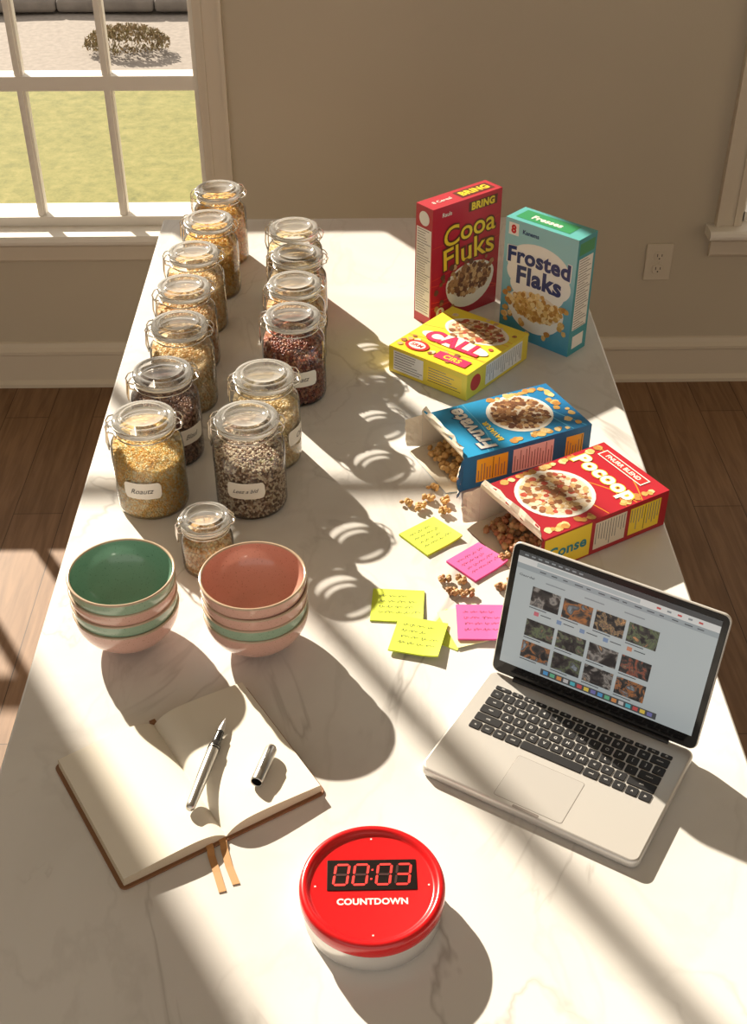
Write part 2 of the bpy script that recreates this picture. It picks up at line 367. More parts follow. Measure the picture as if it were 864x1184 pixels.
def fill_mesh(R,H,sz,asp,mt,seed,core):
    rg=random.Random(seed); mb=MB(); g=sz*1.5
    Rm=R-sz*1.1
    n=int(2*pi*Rm/g); rows=int((H)/(g*0.88))
    for j in range(rows):
        z=sz+j*g*0.88
        for i in range(n):
            a=(i+0.5*(j%2)+rg.uniform(-.2,.2))*2*pi/n; r=Rm+rg.uniform(-.15,.1)*sz
            grain(mb,Vector((r*math.cos(a),r*math.sin(a),z+rg.uniform(-.15,.15)*sz)),sz*rg.uniform(.85,1.1),asp,mt,rg)
    rr=0
    while rr<Rm:
        m=max(1,int(2*pi*rr/g))
        for i in range(m):
            a=(i+rg.random()*.6)*2*pi/m
            grain(mb,Vector((rr*math.cos(a),rr*math.sin(a),H+0.004*(1-rr/Rm)+rg.uniform(-.5,.4)*sz)),sz*rg.uniform(.85,1.1),asp,mt,rg)
        rr+=g*0.9
    mb.lathe([(0,0.001),(Rm-0.2*sz,0.001),(Rm-0.2*sz,H-0.1*sz),(0,H+0.003)],core,24)
    return mb.mesh('filling')
G_body=thinglass('jar_glass',1.2,0.025); G_lid=thinglass('lid_glass',1.8,0.24)
M_gask=mat('gasket_rubber',(0.78,0.75,0.68),0.5)
def jar_meshes(rb,hb,rn,H):
    mb=MB()
    prof=[(0,0.004),(rb*0.7,0.003),(rb*0.88,0.0),(rb*0.97,0.004),(rb,0.012),(rb,hb*0.5),(rb,hb-0.006),(rb*0.985,hb+0.004)]
    for k in range(1,7):
        t=k/6; prof.append((rb*0.985+(rn-rb*0.985)*(0.5-0.5*math.cos(pi*t)),hb+0.004+(H*0.80-hb-0.004)*t))
    prof+=[(rn,H*0.825),(rn+0.003,H*0.83),(rn+0.003,H*0.845),(rn-0.003,H*0.845)]
    mb.lathe(prof,G_body,56)
    body=mb.mesh('glass_body')
    mb=MB(); zg=H*0.848
    mb.lathe([(rn-0.005,zg),(rn+0.0045,zg),(rn+0.0055,zg+0.0018),(rn+0.0045,zg+0.0036),(rn-0.005,zg+0.0036)],M_gask,48); gas=mb.mesh('gasket')
    mb=MB(); z=zg+0.0037; rl=rn+0.006
    mb.lathe([(rn-0.006,z),(rl-0.001,z),(rl,z+0.002),(rl,z+0.009),(rl-0.0012,z+0.0118),(rl-0.0035,z+0.0132),(rl*0.82,z+0.0134),(rl*0.79,z+0.0122),(rl*0.76,z+0.0122),(rl*0.73,z+0.0150),(rl*0.70,z+0.0156),(rl*0.66,z+0.0150),(rl*0.63,z+0.0130),(rl*0.3,z+0.0125),(0,z+0.0125)],G_lid,56)
    lid=mb.mesh('jar_lid')
    mb=MB(); w=0.0012
    ring=[((rn+0.0035)*math.cos(a),(rn+0.0035)*math.sin(a),H*0.80) for a in [2*pi*k/40 for k in range(40)]]
    mb.tube(ring,w,M_steel,6,True)
    ring=[((rl+0.001)*math.cos(a),(rl+0.001)*math.sin(a),z+0.006) for a in [2*pi*k/40 for k in range(40)]]
    mb.tube(ring,w,M_steel,6,True)
    s=H/0.17
    for sg,dd in ((1,0.0),(-1,1.0)):
        x0=sg*(rl+0.001)
        for yy in (-0.009*s,0.009*s):
            mb.tube([(sg*(rn+0.0035),yy,H*0.80),(x0+sg*0.006*s,yy,H*0.80+0.004*s),(x0+sg*0.009*s,yy,z+0.002),(x0+sg*0.004*s,yy,z+0.010*s),(sg*(rl-0.003),yy*0.8,z+0.0140)],w,M_steel,6)
        mb.tube([(x0+sg*0.006*s,-0.009*s,H*0.80+0.004*s),(x0+sg*0.006*s,0.009*s,H*0.80+0.004*s)],w,M_steel,6)
        if dd:
            mb.tube([(x0+sg*0.008*s,-0.008*s,z),(x0+sg*0.010*s,-0.008*s,H*0.72),(x0+sg*0.008*s,-0.004*s,H*0.62),(x0+sg*0.008*s,0.004*s,H*0.62),(x0+sg*0.010*s,0.008*s,H*0.72),(x0+sg*0.008*s,0.008*s,z)],w*1.1,M_steel,6)
    wire=mb.mesh('wire_clasp')
    return body,gas,lid,wire
BIG=jar_meshes(0.058,0.112,0.044,0.176); SMALL=jar_meshes(0.040,0.048,0.0325,0.092)
F={}
def mk(k,sz,asp,stops,core,R=0.056,H=0.096,seed=1,rough=0.5,luc=0.35):
    F[k]=fill_mesh(R,H,sz,asp,palette(k,stops,rough,luc),seed,mat(k+'_core',core,0.8))
mk('corn',0.0028,(1.1,.9,.6),[(0.95,0.73,0.30),(0.96,0.82,0.45),(0.90,0.64,0.22),(0.96,0.90,0.62)],(0.92,0.72,0.35),H=0.088)
mk('mixed_beans',0.0026,(1.2,.85,.85),[(0.16,0.09,0.06),(0.82,0.72,0.55),(0.28,0.17,0.11),(0.70,0.57,0.42),(0.20,0.12,0.08),(0.86,0.78,0.62),(0.48,0.33,0.21)],(0.2,0.13,0.09),H=0.090,rough=0.35,luc=0.1)
mk('dark_beans',0.0034,(1.25,.85,.85),[(0.22,0.10,0.07),(0.34,0.18,0.12),(0.15,0.07,0.055),(0.48,0.30,0.21)],(0.08,0.03,0.02),H=0.092,rough=0.3,luc=0.1)
mk('oats',0.0036,(1.2,.9,.45),[(0.90,0.72,0.42),(0.94,0.81,0.54),(0.82,0.60,0.31),(0.95,0.86,0.63)],(0.85,0.65,0.38),H=0.095)
mk('granola',0.0042,(1.1,1,.7),[(0.82,0.55,0.26),(0.91,0.70,0.38),(0.70,0.43,0.18),(0.94,0.82,0.54)],(0.7,0.46,0.22),H=0.096)
mk('corn_flakes',0.0054,(1.2,1,.35),[(0.94,0.68,0.24),(0.96,0.78,0.38),(0.88,0.57,0.17)],(0.85,0.58,0.22),H=0.100)
mk('chickpeas',0.0038,(1,1,.95),[(0.93,0.79,0.48),(0.95,0.85,0.60),(0.88,0.71,0.40)],(0.85,0.7,0.42),H=0.095)
mk('red_beans',0.0037,(1.25,.85,.85),[(0.26,0.06,0.035),(0.40,0.11,0.055),(0.17,0.045,0.03),(0.52,0.24,0.14)],(0.08,0.02,0.012),H=0.096,rough=0.3,luc=0.1)
mk('small_granola',0.0034,(1.1,1,.7),[(0.87,0.60,0.28),(0.93,0.75,0.44),(0.75,0.48,0.20),(0.94,0.84,0.6)],(0.7,0.46,0.22),R=0.038,H=0.044)
jars=[
(-0.331,1.620,'corn','yellow corn grits',0.1,(-6,'Roautz')),
(-0.319,1.763,'dark_beans','dark brown beans',0.3,(50,'Blaul')),
(-0.309,1.931,'oats','pale rolled oats',0.0,None),
(-0.317,2.079,'granola','brown granola',0.5,None),
(-0.314,2.232,'oats','pale rolled oats',0.2,None),
(-0.298,2.389,'corn_flakes','golden corn flakes',-0.2,None),
(-0.292,2.553,'corn_flakes','golden corn flakes',0.3,None),
(-0.169,1.617,'mixed_beans','brown and cream speckled beans',-0.1,(-4,'Leez a bld')),
(-0.149,1.750,'chickpeas','beige chickpeas',0.2,(72,'Ctlz')),
(-0.109,1.960,'red_beans','dark red beans',0.0,(14,'Cuatz')),
(-0.110,2.090,'granola','brown granola',0.4,None),
(-0.109,2.218,'oats','pale rolled oats',0.1,None),
(-0.119,2.345,'chickpeas','beige chickpeas',-0.3,None)]
def add_jar(x,y,fill,desc,rot,lab,ms,rb,hb,grp):
    R=root('storage_jar',(x,y,TZ),label='clear glass clip-top jar holding '+desc,category='jar',group=grp)
    for nm,me in zip(('glass_body','gasket','jar_lid','wire_clasp'),ms):
        mkobj(nm,me,R,rot=(0,0,rot) if nm=='wire_clasp' else (0,0,0))
    mkobj({'corn':'corn_grits','small_granola':'granola'}.get(fill,fill),F[fill],None,loc=(x,y,TZ+0.005),label=desc+' filling a clear glass jar',category=fill.replace('_',' '),kind='stuff')
    if lab:
        ang,t=lab; a0=math.radians(ang); rl=rb+0.0004
        def fn(u,v,e,rl=rl,a0=a0): 
            a=a0+u/rb; return ((rl+e)*math.sin(a),-(rl+e)*math.cos(a),v)
        mb=MB(); w,h,zc=0.062,0.030,hb*0.56; ns=24
        top=[];bot=[]
        for i in range(ns+1):
            u=-w/2+w*i/ns; k=max(0,(abs(u)-(w/2-0.007))/0.007); hh=h/2-0.007*(1-math.sqrt(max(0,1-k*k)))
            top.append(fn(u,zc+hh,0)); bot.append(fn(u,zc-hh,0))
        vs=bot+top; mb.add(vs,[(i,i+1,ns+2+i,ns+1+i) for i in range(ns)],M_paper)
        l=mb.obj('jar_label',R)
        mb=MB(); mb.text(t,0,zc,0.013,fn,M_ink,e=0.0005,shear=0.45,rot=0.05,maxw=0.042); mb.obj('handwriting',l)
for j in jars: add_jar(*j[:3],j[3],j[4],j[5],BIG,0.058,0.108,'clip-top jars in two rows')
add_jar(-0.225,1.452,'small_granola','nut granola',0.3,None,SMALL,0.040,0.048,None)

# ---------------------------------------------------------------- bowls
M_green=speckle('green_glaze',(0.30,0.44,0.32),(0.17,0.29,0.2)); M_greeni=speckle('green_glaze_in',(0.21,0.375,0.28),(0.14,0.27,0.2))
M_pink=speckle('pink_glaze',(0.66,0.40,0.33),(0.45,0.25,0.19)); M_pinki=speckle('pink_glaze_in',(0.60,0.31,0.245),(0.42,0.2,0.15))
M_rim=mat('bare_rim',(0.50,0.38,0.27),0.18,coat=0.5)
def bowl_mesh(mo,mi_):
    mb=MB(); Rr=0.0735; H=0.064
    def ro(t): return 0.027+(Rr-0.027)*(math.sin(t*pi/2)**0.85)
    out=[(0,0.003),(0.022,0.003),(0.024,0),(0.0265,0),(0.027,0.004)]
    out+=[(ro(t),0.004+(H-0.006)*t**1.35) for t in [k/16 for k in range(1,17)]]
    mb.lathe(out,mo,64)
    ztop=out[-1][1]; r=out[-1][0]
    mb.lathe([(r,ztop),(r+0.0005,ztop+0.0012),(r-0.0003,ztop+0.0024),(r-0.0018,ztop+0.0028),(r-0.0032,ztop+0.0022),(r-0.0037,ztop+0.0008)],M_rim,64)
    inn=[(r-0.0037,ztop+0.0008)]+[(ro(t)-0.0038,0.0075+(ztop-0.0075)*t**1.35) for t in [k/16 for k in range(15,0,-1)]]+[(0.018,0.0078),(0,0.007)]
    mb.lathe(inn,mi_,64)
    return mb.mesh('bowl')
BG=bowl_mesh(M_green,M_greeni); BP=bowl_mesh(M_pink,M_pinki)
for (bx,by,stack) in ((-0.322,1.290,'PGPG'),(-0.140,1.278,'PGPP')):
    for i,k in enumerate(stack):
        mkobj('bowl',BG if k=='G' else BP,None,loc=(bx+random.uniform(-.0012,.0012),by+random.uniform(-.001,.001),TZ+i*0.0195),rot=(0,0,random.uniform(0,6)),
          label=('green' if k=='G' else 'pink')+' glazed ceramic bowl in a nested stack',category='bowl',group='nested bowls in two stacks')

# ---------------------------------------------------------------- cereal boxes
M_cream=mat('box_inside',(0.78,0.70,0.58),0.7); M_wht=mat('print_white',(0.86,0.84,0.78),0.35); M_navy=mat('print_navy',(0.02,0.04,0.16),0.35)
M_yel=mat('print_yellow',(0.92,0.66,0.05),0.35); M_redp=mat('print_red',(0.62,0.03,0.03),0.35); M_brn=mat('print_brown',(0.13,0.035,0.02),0.4)
M_milk=mat('print_milk',(0.78,0.68,0.55),0.35); M_grn=mat('print_green',(0.04,0.30,0.12),0.35); M_bgr=mat('print_bluegreen',(0.02,0.22,0.30),0.35)
M_pnk=mat('print_pink',(0.72,0.04,0.14),0.35); M_grey=mat('print_grey',(0.25,0.22,0.2),0.5); M_org=mat('print_orange',(0.85,0.30,0.04),0.35)
M_sky2=mat('print_lightblue',(0.12,0.48,0.75),0.35); M_red2=mat('print_crimson',(0.60,0.05,0.04),0.35)
P_choc=palette('print_choc',[(0.22,0.09,0.04),(0.34,0.16,0.07),(0.46,0.25,0.11),(0.15,0.06,0.035),(0.62,0.40,0.2)],0.4)
P_gold=palette('print_gold',[(0.62,0.36,0.10),(0.75,0.5,0.18),(0.5,0.24,0.06),(0.85,0.65,0.32)],0.4)
P_mix=palette('print_mix',[(0.38,0.15,0.06),(0.62,0.40,0.18),(0.27,0.11,0.05),(0.8,0.65,0.45),(0.48,0.08,0.05)],0.4)
_eb=[0.0]
def blob(mb,cx,cy,r,fn,mt,e,rg,bounds=None):
    n=9; a0=rg.uniform(0,6); _eb[0]=(_eb[0]+0.000004)%0.00028
    pts=[(cx+r*rg.uniform(.8,1.15)*math.cos(a0+2*pi*k/n),cy+r*rg.uniform(.8,1.15)*math.sin(a0+2*pi*k/n)) for k in range(n)]
    if bounds: 
        if min(p[0] for p in pts)<.001 or max(p[0] for p in pts)>bounds[0]-.001 or min(p[1] for p in pts)<.001 or max(p[1] for p in pts)>bounds[1]-.001: return
        e=e+_eb[0]
    mb.poly(pts,fn,mt,e)
def bowlpic(mb,cx,cy,rx,ry,fn,pal,seed,side=None):
    rg=random.Random(seed)
    if side:
        pts=[(cx-rx,cy)]+[(cx-rx*math.cos(a)*1.0,cy-side*math.sin(a)) for a in [pi*k/16 for k in range(1,16)]]+[(cx+rx,cy)]
        mb.poly(pts,fn,M_wht,0.0003)
    mb.ell(cx,cy,rx,ry,fn,M_wht,0.00035); mb.ell(cx,cy,rx*.9,ry*.9,fn,M_milk,0.0004)
    e=0.00045
    for i in range(240):
        a=rg.uniform(0,2*pi); q=math.sqrt(rg.random())*.84
        blob(mb,cx+q*rx*math.cos(a),cy+q*ry*math.sin(a),rx*rg.uniform(.06,.10),fn,pal,e,rg); e+=0.000002
def swoosh(mb,w,h,fn,mt,rg,n=5):
    for i in range(n):
        y0=h*rg.uniform(.08,.92); am=h*rg.uniform(.02,.05); ph=rg.uniform(0,6); s=rg.uniform(-.25,.25)
        path=[(w*t,min(h*.985,max(h*.015,y0+am*math.sin(ph+4*t)+s*h*(t-.5)))) for t in [.01+.98*k/16 for k in range(17)]]
        mb.stroke(path,h*.008,fn,mt,0.00012+i*0.00002)
def nutrition(mb,x0,x1,y0,y1,fn,rg,bg=None):
    mb.rect(x0,x1,y0,y1,fn,bg or M_wht,0.0003)
    n=int((y1-y0)/0.0055)
    for i in range(n):
        y=y1-0.004-i*0.0055
        if i%6==5: mb.rect(x0+.002,x1-.002,y-.0006,y+.0006,fn,M_ink,0.0004)
        else:
            xr=x0+(x1-x0)*rg.uniform(.5,.92); mb.rect(x0+.003,xr,y-.0008,y+.0008,fn,M_grey,0.0004)
def cereal_box(name,label,w,d,h,loc,rot,mf,ms,mt,art,opened=None,grp='cereal boxes on the counter'):
    R=root(name,loc,rot,label=label,category='cereal box',group=grp)
    W,D=w/2,d/2; mb=MB()
    mb.add([(-W,-D,0),(W,-D,0),(W,-D,h),(-W,-D,h)],[(0,1,2,3)],mf); mb.add([(-W,D,0),(W,D,0),(W,D,h),(-W,D,h)],[(3,2,1,0)],mf)
    mb.add([(-W,-D,0),(-W,D,0),(-W,D,h),(-W,-D,h)],[(3,2,1,0)],ms); mb.add([(W,-D,0),(W,D,0),(W,D,h),(W,-D,h)],[(0,1,2,3)],ms)
    if opened!='top': mb.add([(-W,-D,h),(W,-D,h),(W,D,h),(-W,D,h)],[(0,1,2,3)],mt)
    if opened!='bottom': mb.add([(-W,-D,0),(W,-D,0),(W,D,0),(-W,D,0)],[(3,2,1,0)],mt)
    if opened:
        t=0.0008; a,b=W-t,D-t; z0,z1=t,h-t
        if opened=='top': z1=h
        else: z0=0
        q=[(-a,-b),(a,-b),(a,b),(-a,b)]
        for i in range(4):
            p,r=q[i],q[(i+1)%4]; mb.add([(p[0],p[1],z0),(r[0],r[1],z0),(r[0],r[1],z1),(p[0],p[1],z1)],[(3,2,1,0)],M_cream)
        zc=z0 if opened=='top' else z1
        mb.add([(x,y,zc) for x,y in q],[(0,1,2,3)],M_cream)
    mb.obj('carton',R)
    if opened:
        zz=h if opened=='top' else 0; sg=1 if opened=='top' else -1
        rgf=random.Random(int(h*1000)+len(opened))
        def flap(p,r,nx,ny,L,ang,taper,mo,crumple=0.003):
            mb=MB(); n,m=8,4
            P=Vector((p[0],p[1],zz)); Q=Vector((r[0],r[1],zz))
            rows=[];off=Vector((0,0,0))
            for j in range(m+1):
                a=math.radians(ang*(0.5+0.5*j/m)); dx=Vector((nx*math.sin(a),ny*math.sin(a),sg*math.cos(a)))
                nn=Vector((nx*math.cos(a),ny*math.cos(a),-sg*math.sin(a)))
                if j: off=off+dx*(L/m)
                row=[]
                for i in range(n+1):
                    s=i/n; s=s+(0.5-s)*2*taper*j/m
                    c=(rgf.uniform(-1,1)*crumple*j/m) if j else 0
                    row.append(P.lerp(Q,s)+off+nn*c+dx*(rgf.uniform(-1,1)*crumple*0.8 if j==m else 0))
                rows.append((row,nn))
            vs=[v for row,nn in rows for v in row]; vi=[v-nn*0.0007 for row,nn in rows for v in row]
            fs=[(j*(n+1)+i,j*(n+1)+i+1,(j+1)*(n+1)+i+1,(j+1)*(n+1)+i) for j in range(m) for i in range(n)]
            mb.add(vs,fs,mo); mb.add(vi,[tuple(reversed(f)) for f in fs],M_cream); mb.obj('flap',R)
        flap((-W,-D),(W,-D),0,-1,0.020,120,0.05,mf); flap((-W,D),(W,D),0,1,0.028,0,0.04,mf,0.0)
        if opened=='top':
            flap((-W,-D),(-W,D),-1,0,0.030,55,0.1,ms); flap((W,-D),(W,D),1,0,0.030,12,0.1,M_cream)
        else:
            flap((-W,-D),(-W,D),-1,0,0.030,12,0.1,M_cream); flap((W,-D),(W,D),1,0,0.030,55,0.1,ms)
    front=lambda u,v,e:(u-W,-D-e,v); left=lambda u,v,e:(-W-e,D-u,v); right=lambda u,v,e:(W+e,-D+u,v); top=lambda u,v,e:(u-W,-D+v,h+e)
    art(R,w,d,h,front,left,right,top)
    return R
def arc(k): return lambda x,y:(x,y-k*x*x)
def logo(mb,t,cx,cy,size,fn,fillm,outm,warp=None,rot=0,maxw=None,b0=0.02,b1=0.07,shear=0,e=0.0008):
    vs,_=text2d(t,b1,shear)
    w=max(v[0] for v in vs)-min(v[0] for v in vs)
    if maxw and w*size>maxw: size=maxw/w
    mb.text(t,cx,cy,size,fn,outm,e,b1,warp,shear,rot)
    v0,_=text2d(t,b0,shear); w0=max(v[0] for v in v0)-min(v[0] for v in v0)
    k=(w-0.1)/w0
    wp=(lambda x,y:(warp(x*k,y) if warp else (x*k,y)))
    mb.text(t,cx,cy,size,fn,fillm,e+0.0002,b0,wp,shear,rot)
def art_cocoa(R,w,d,h,fr,le,ri,to):
    rg=random.Random(1); B=(w,h)
    mb=MB(); swoosh(mb,w,h,fr,M_red2,rg,5); bowlpic(mb,w*.58,h*.30,w*.36,h*.15,fr,P_choc,3,side=h*.24)
    for i in range(34): blob(mb,rg.uniform(.05,.95)*w,rg.uniform(.03,.5)*h,rg.uniform(.004,.007),fr,P_choc,0.0011,rg,B)
    mb.obj('bowl_picture',R)
    mb=MB(); logo(mb,'Cooa',w*.54,h*.755,0.068,fr,M_yel,M_brn,arc(0.8),0.06,maxw=w*.78,b0=.01); logo(mb,'Fluks',w*.54,h*.57,0.064,fr,M_yel,M_brn,arc(0.8),0.06,maxw=w*.78,b0=.01)
    mb.text('BRING',w*.72,h*.925,0.022,fr,M_yel,0.0006,0.05,maxw=w*.34); mb.rect(w*.51,w*.93,h*.885,h*.965,fr,M_brn,0.0004)
    mb.text('Rauls',w*.2,h*.93,0.012,fr,M_wht,0.0005,0.02)
    mb.ell(w*.14,h*.10,0.011,0.011,fr,M_wht,0.0015); mb.text('8',w*.14,h*.10,0.016,fr,M_redp,0.0017,0.04)
    mb.obj('lettering',R)
    mb=MB(); mb.text('BRING',w*.70,d*.5,0.03,to,M_yel,0.0006,0.05,maxw=w*.4); mb.rect(w*.46,w*.94,d*.2,d*.8,to,M_brn,0.0004)
    mb.text('8 Cereal',w*.24,d*.5,0.014,to,M_wht,0.0005,0.01,maxw=w*.3); mb.obj('top_lettering',R)
    mb=MB(); nutrition(mb,d*.06,d*.94,h*.08,h*.82,le,rg); mb.ell(d*.5,h*.9,d*.3,d*.3,le,M_wht); mb.obj('nutrition_panel',R)
def art_frost(R,w,d,h,fr,le,ri,to):
    rg=random.Random(2); mb=MB(); B=(w,h)
    for i,(a,b_,c,d_) in enumerate(((.5,.66,.44,.19),(.34,.58,.28,.13),(.68,.56,.28,.14),(.5,.48,.38,.15))): mb.ell(a*w,b_*h,c*w,d_*h,fr,M_wht,0.00022+i*0.00002)
    bowlpic(mb,w*.5,h*.32,w*.40,h*.135,fr,P_gold,5,side=h*.23)
    for i in range(30):
        x=rg.choice([rg.uniform(.04,.16),rg.uniform(.84,.96),rg.uniform(.05,.95)]); blob(mb,x*w,rg.uniform(.04,.18)*h if .16<x<.84 else rg.uniform(.04,.45)*h,rg.uniform(.005,.008),fr,P_gold,0.0011,rg,B)
    mb.obj('bowl_picture',R)
    mb=MB(); logo(mb,'Frosted',w*.5,h*.725,0.058,fr,M_navy,M_wht,arc(0.7),maxw=w*.90,b0=.04); logo(mb,'Flaks',w*.52,h*.565,0.058,fr,M_navy,M_wht,arc(0.7),maxw=w*.66,b0=.04)
    mb.text('8',w*.12,h*.92,0.022,fr,M_redp,0.0006,0.05); mb.text('Kanems',w*.36,h*.92,0.012,fr,M_navy,0.0006,0.02); mb.rect(w*.05,w*.19,h*.87,h*.97,fr,M_wht,0.0004)
    mb.obj('lettering',R)
    mb=MB(); mb.text('Fresses',w*.45,d*.5,0.022,to,M_wht,0.0006,0.04,maxw=w*.6); mb.rect(w*.08,w*.82,d*.2,d*.85,to,M_grn,0.0004); mb.obj('top_lettering',R)
    mb=MB(); mb.rect(d*.1,d*.9,h*.86,h*.96,ri,M_grn); nutrition(mb,d*.12,d*.88,h*.22,h*.83,ri,rg); mb.rect(d*.2,d*.8,h*.05,h*.16,ri,M_wht); mb.obj('nutrition_panel',R)
def art_yellow(R,w,d,h,fr,le,ri,to):
    rg=random.Random(3); mb=MB(); B=(w,h); swoosh(mb,w,h,fr,M_org,rg,4)
    bowlpic(mb,w*.55,h*.72,w*.38,h*.215,fr,P_mix,8)
    for i in range(40): blob(mb,rg.uniform(.05,.95)*w,rg.uniform(.03,.97)*h,rg.uniform(.004,.007),fr,P_mix,0.0011,rg,B)
    mb.obj('bowl_picture',R)
    mb=MB(); mb.ell(w*.52,h*.40,w*.42,h*.10,fr,M_wht,0.00145)
    logo(mb,'CALL',w*.52,h*.40,0.078,fr,M_pnk,M_redp,maxw=w*.70,e=0.0016,b0=.03,b1=.06)
    mb.ell(w*.24,h*.15,w*.14,h*.09,fr,M_redp,0.0015); mb.ell(w*.24,h*.15,w*.10,h*.06,fr,M_wht,0.0016); mb.text('SRM',w*.24,h*.15,0.014,fr,M_redp,0.0018,0.03,maxw=w*.16)
    mb.rect(w*.50,w*.9,h*.08,h*.2,fr,M_pnk,0.0015); mb.text('CIRS',w*.70,h*.14,0.018,fr,M_yel,0.0017,0.04,maxw=w*.28)
    mb.obj('lettering',R)
    bot=lambda u,v,e:(u-w/2,d/2-v,-e)
    mb=MB(); nutrition(mb,w*.06,w*.45,d*.12,d*.88,bot,rg); nutrition(mb,w*.5,w*.94,d*.2,d*.8,bot,rg,M_yel); mb.obj('nutrition_panel',R)
    mb=MB(); nutrition(mb,d*.12,d*.88,h*.3,h*.9,ri,rg); mb.ell(d*.5,h*.14,d*.3,d*.3,ri,M_redp); mb.obj('nutrition_panel',R)
def art_blue(R,w,d,h,fr,le,ri,to):
    rg=random.Random(4); mb=MB(); B=(w,h); swoosh(mb,w,h,fr,M_sky2,rg,5); bowlpic(mb,w*.55,h*.38,w*.39,h*.235,fr,P_choc,9)
    for i in range(60):
        q=rg.choice([(rg.uniform(.05,.95),rg.uniform(.04,.12)),(rg.uniform(.05,.12),rg.uniform(.1,.6)),(rg.uniform(.92,.95),rg.uniform(.1,.6))])
        blob(mb,q[0]*w,q[1]*h,rg.uniform(.004,.008),fr,P_gold,0.0004,rg,B)
    mb.obj('bowl_picture',R)
    mb=MB(); logo(mb,'Fruvate',w*.5,h*.79,0.055,fr,M_wht,M_navy,arc(0.5),maxw=w*.90,b0=.04,shear=.1)
    mb.text('BAVAFUR',w*.35,h*.665,0.014,fr,M_yel,0.0009,0.03); mb.obj('lettering',R)
    mb=MB(); nutrition(mb,d*.14,d*.86,h*.30,h*.62,le,rg); nutrition(mb,d*.15,d*.85,h*.66,h*.90,le,rg,M_yel); nutrition(mb,d*.15,d*.8,h*.06,h*.2,le,rg,M_yel); mb.obj('nutrition_panel',R)
def art_red(R,w,d,h,fr,le,ri,to):
    rg=random.Random(5); mb=MB(); B=(w,h); swoosh(mb,w,h,fr,M_org,rg,4); bowlpic(mb,w*.46,h*.36,w*.40,h*.255,fr,P_mix,11)
    for i in range(50): blob(mb,rg.choice([rg.uniform(.04,.07),rg.uniform(.90,.95)])*w,rg.uniform(.05,.95)*h,rg.uniform(.004,.008),fr,P_gold,0.0004,rg,B)
    mb.obj('bowl_picture',R)
    mb=MB(); logo(mb,'Pocoop',w*.5,h*.735,0.06,fr,M_wht,M_yel,arc(0.6),maxw=w*.88,b0=.045,b1=.085); mb.rect(w*.14,w*.8,h*.87,h*.955,fr,M_wht,0.0008); mb.rect(w*.155,w*.785,h*.878,h*.947,fr,M_redp,0.0009)
    mb.text('FNURR BLEND',w*.47,h*.912,0.014,fr,M_wht,0.0011,0.03,maxw=w*.5); mb.obj('lettering',R)
    mb=MB(); mb.rect(d*.05,d*.95,h*.02,h*.38,ri,M_yel); mb.text('Conse',h*.20,d*.5,0.045,lambda u,v,e:ri(d-v,u,e),M_bgr,0.0006,0.03,maxw=h*.3)
    nutrition(mb,d*.12,d*.88,h*.41,h*.66,ri,rg,M_milk); nutrition(mb,d*.12,d*.88,h*.69,h*.94,ri,rg,M_yel); mb.obj('nutrition_panel',R)
def basec(A,ang,w,d):
    u=Vector((math.cos(ang),math.sin(ang))); v=Vector((-math.sin(ang),math.cos(ang))); c=Vector(A)+u*w/2+v*d/2; return (c.x,c.y,TZ)
r_=math.radians
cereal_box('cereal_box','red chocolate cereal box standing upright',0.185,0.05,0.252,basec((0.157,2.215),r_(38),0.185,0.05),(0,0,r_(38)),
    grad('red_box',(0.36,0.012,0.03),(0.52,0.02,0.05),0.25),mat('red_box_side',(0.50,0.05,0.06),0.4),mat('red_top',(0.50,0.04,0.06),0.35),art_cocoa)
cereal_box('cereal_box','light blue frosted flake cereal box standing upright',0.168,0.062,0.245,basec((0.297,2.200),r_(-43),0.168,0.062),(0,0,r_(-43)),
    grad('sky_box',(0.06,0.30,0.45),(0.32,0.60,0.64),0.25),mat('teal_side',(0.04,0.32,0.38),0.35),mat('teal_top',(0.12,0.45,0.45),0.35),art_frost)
def lying(cx,cy,th,d,hdir,h):
    a=r_(hdir); hv=Vector((math.cos(a),math.sin(a))); c=Vector((cx,cy))-hv*h/2
    return (c.x,c.y,TZ+d/2+0.0010),(-pi/2,0,a-pi/2)
loc,rot=lying(0.204,2.060,0,0.055,50,0.205)
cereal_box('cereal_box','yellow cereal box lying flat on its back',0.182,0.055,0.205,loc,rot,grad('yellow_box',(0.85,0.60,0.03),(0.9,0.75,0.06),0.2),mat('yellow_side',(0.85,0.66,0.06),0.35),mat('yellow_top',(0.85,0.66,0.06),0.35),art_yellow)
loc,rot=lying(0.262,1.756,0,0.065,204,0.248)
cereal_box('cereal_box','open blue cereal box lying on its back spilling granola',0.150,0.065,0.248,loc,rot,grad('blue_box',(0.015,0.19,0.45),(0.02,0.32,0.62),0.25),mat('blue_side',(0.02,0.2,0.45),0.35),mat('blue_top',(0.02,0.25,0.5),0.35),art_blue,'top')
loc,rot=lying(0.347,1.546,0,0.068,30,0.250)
cereal_box('cereal_box','open dark red cereal box lying on its back spilling granola',0.160,0.068,0.250,loc,rot,grad('maroon_box',(0.38,0.015,0.03),(0.46,0.015,0.03),0.25),mat('maroon_side',(0.42,0.02,0.03),0.35),mat('maroon_top',(0.42,0.02,0.03),0.35),art_red,'bottom')

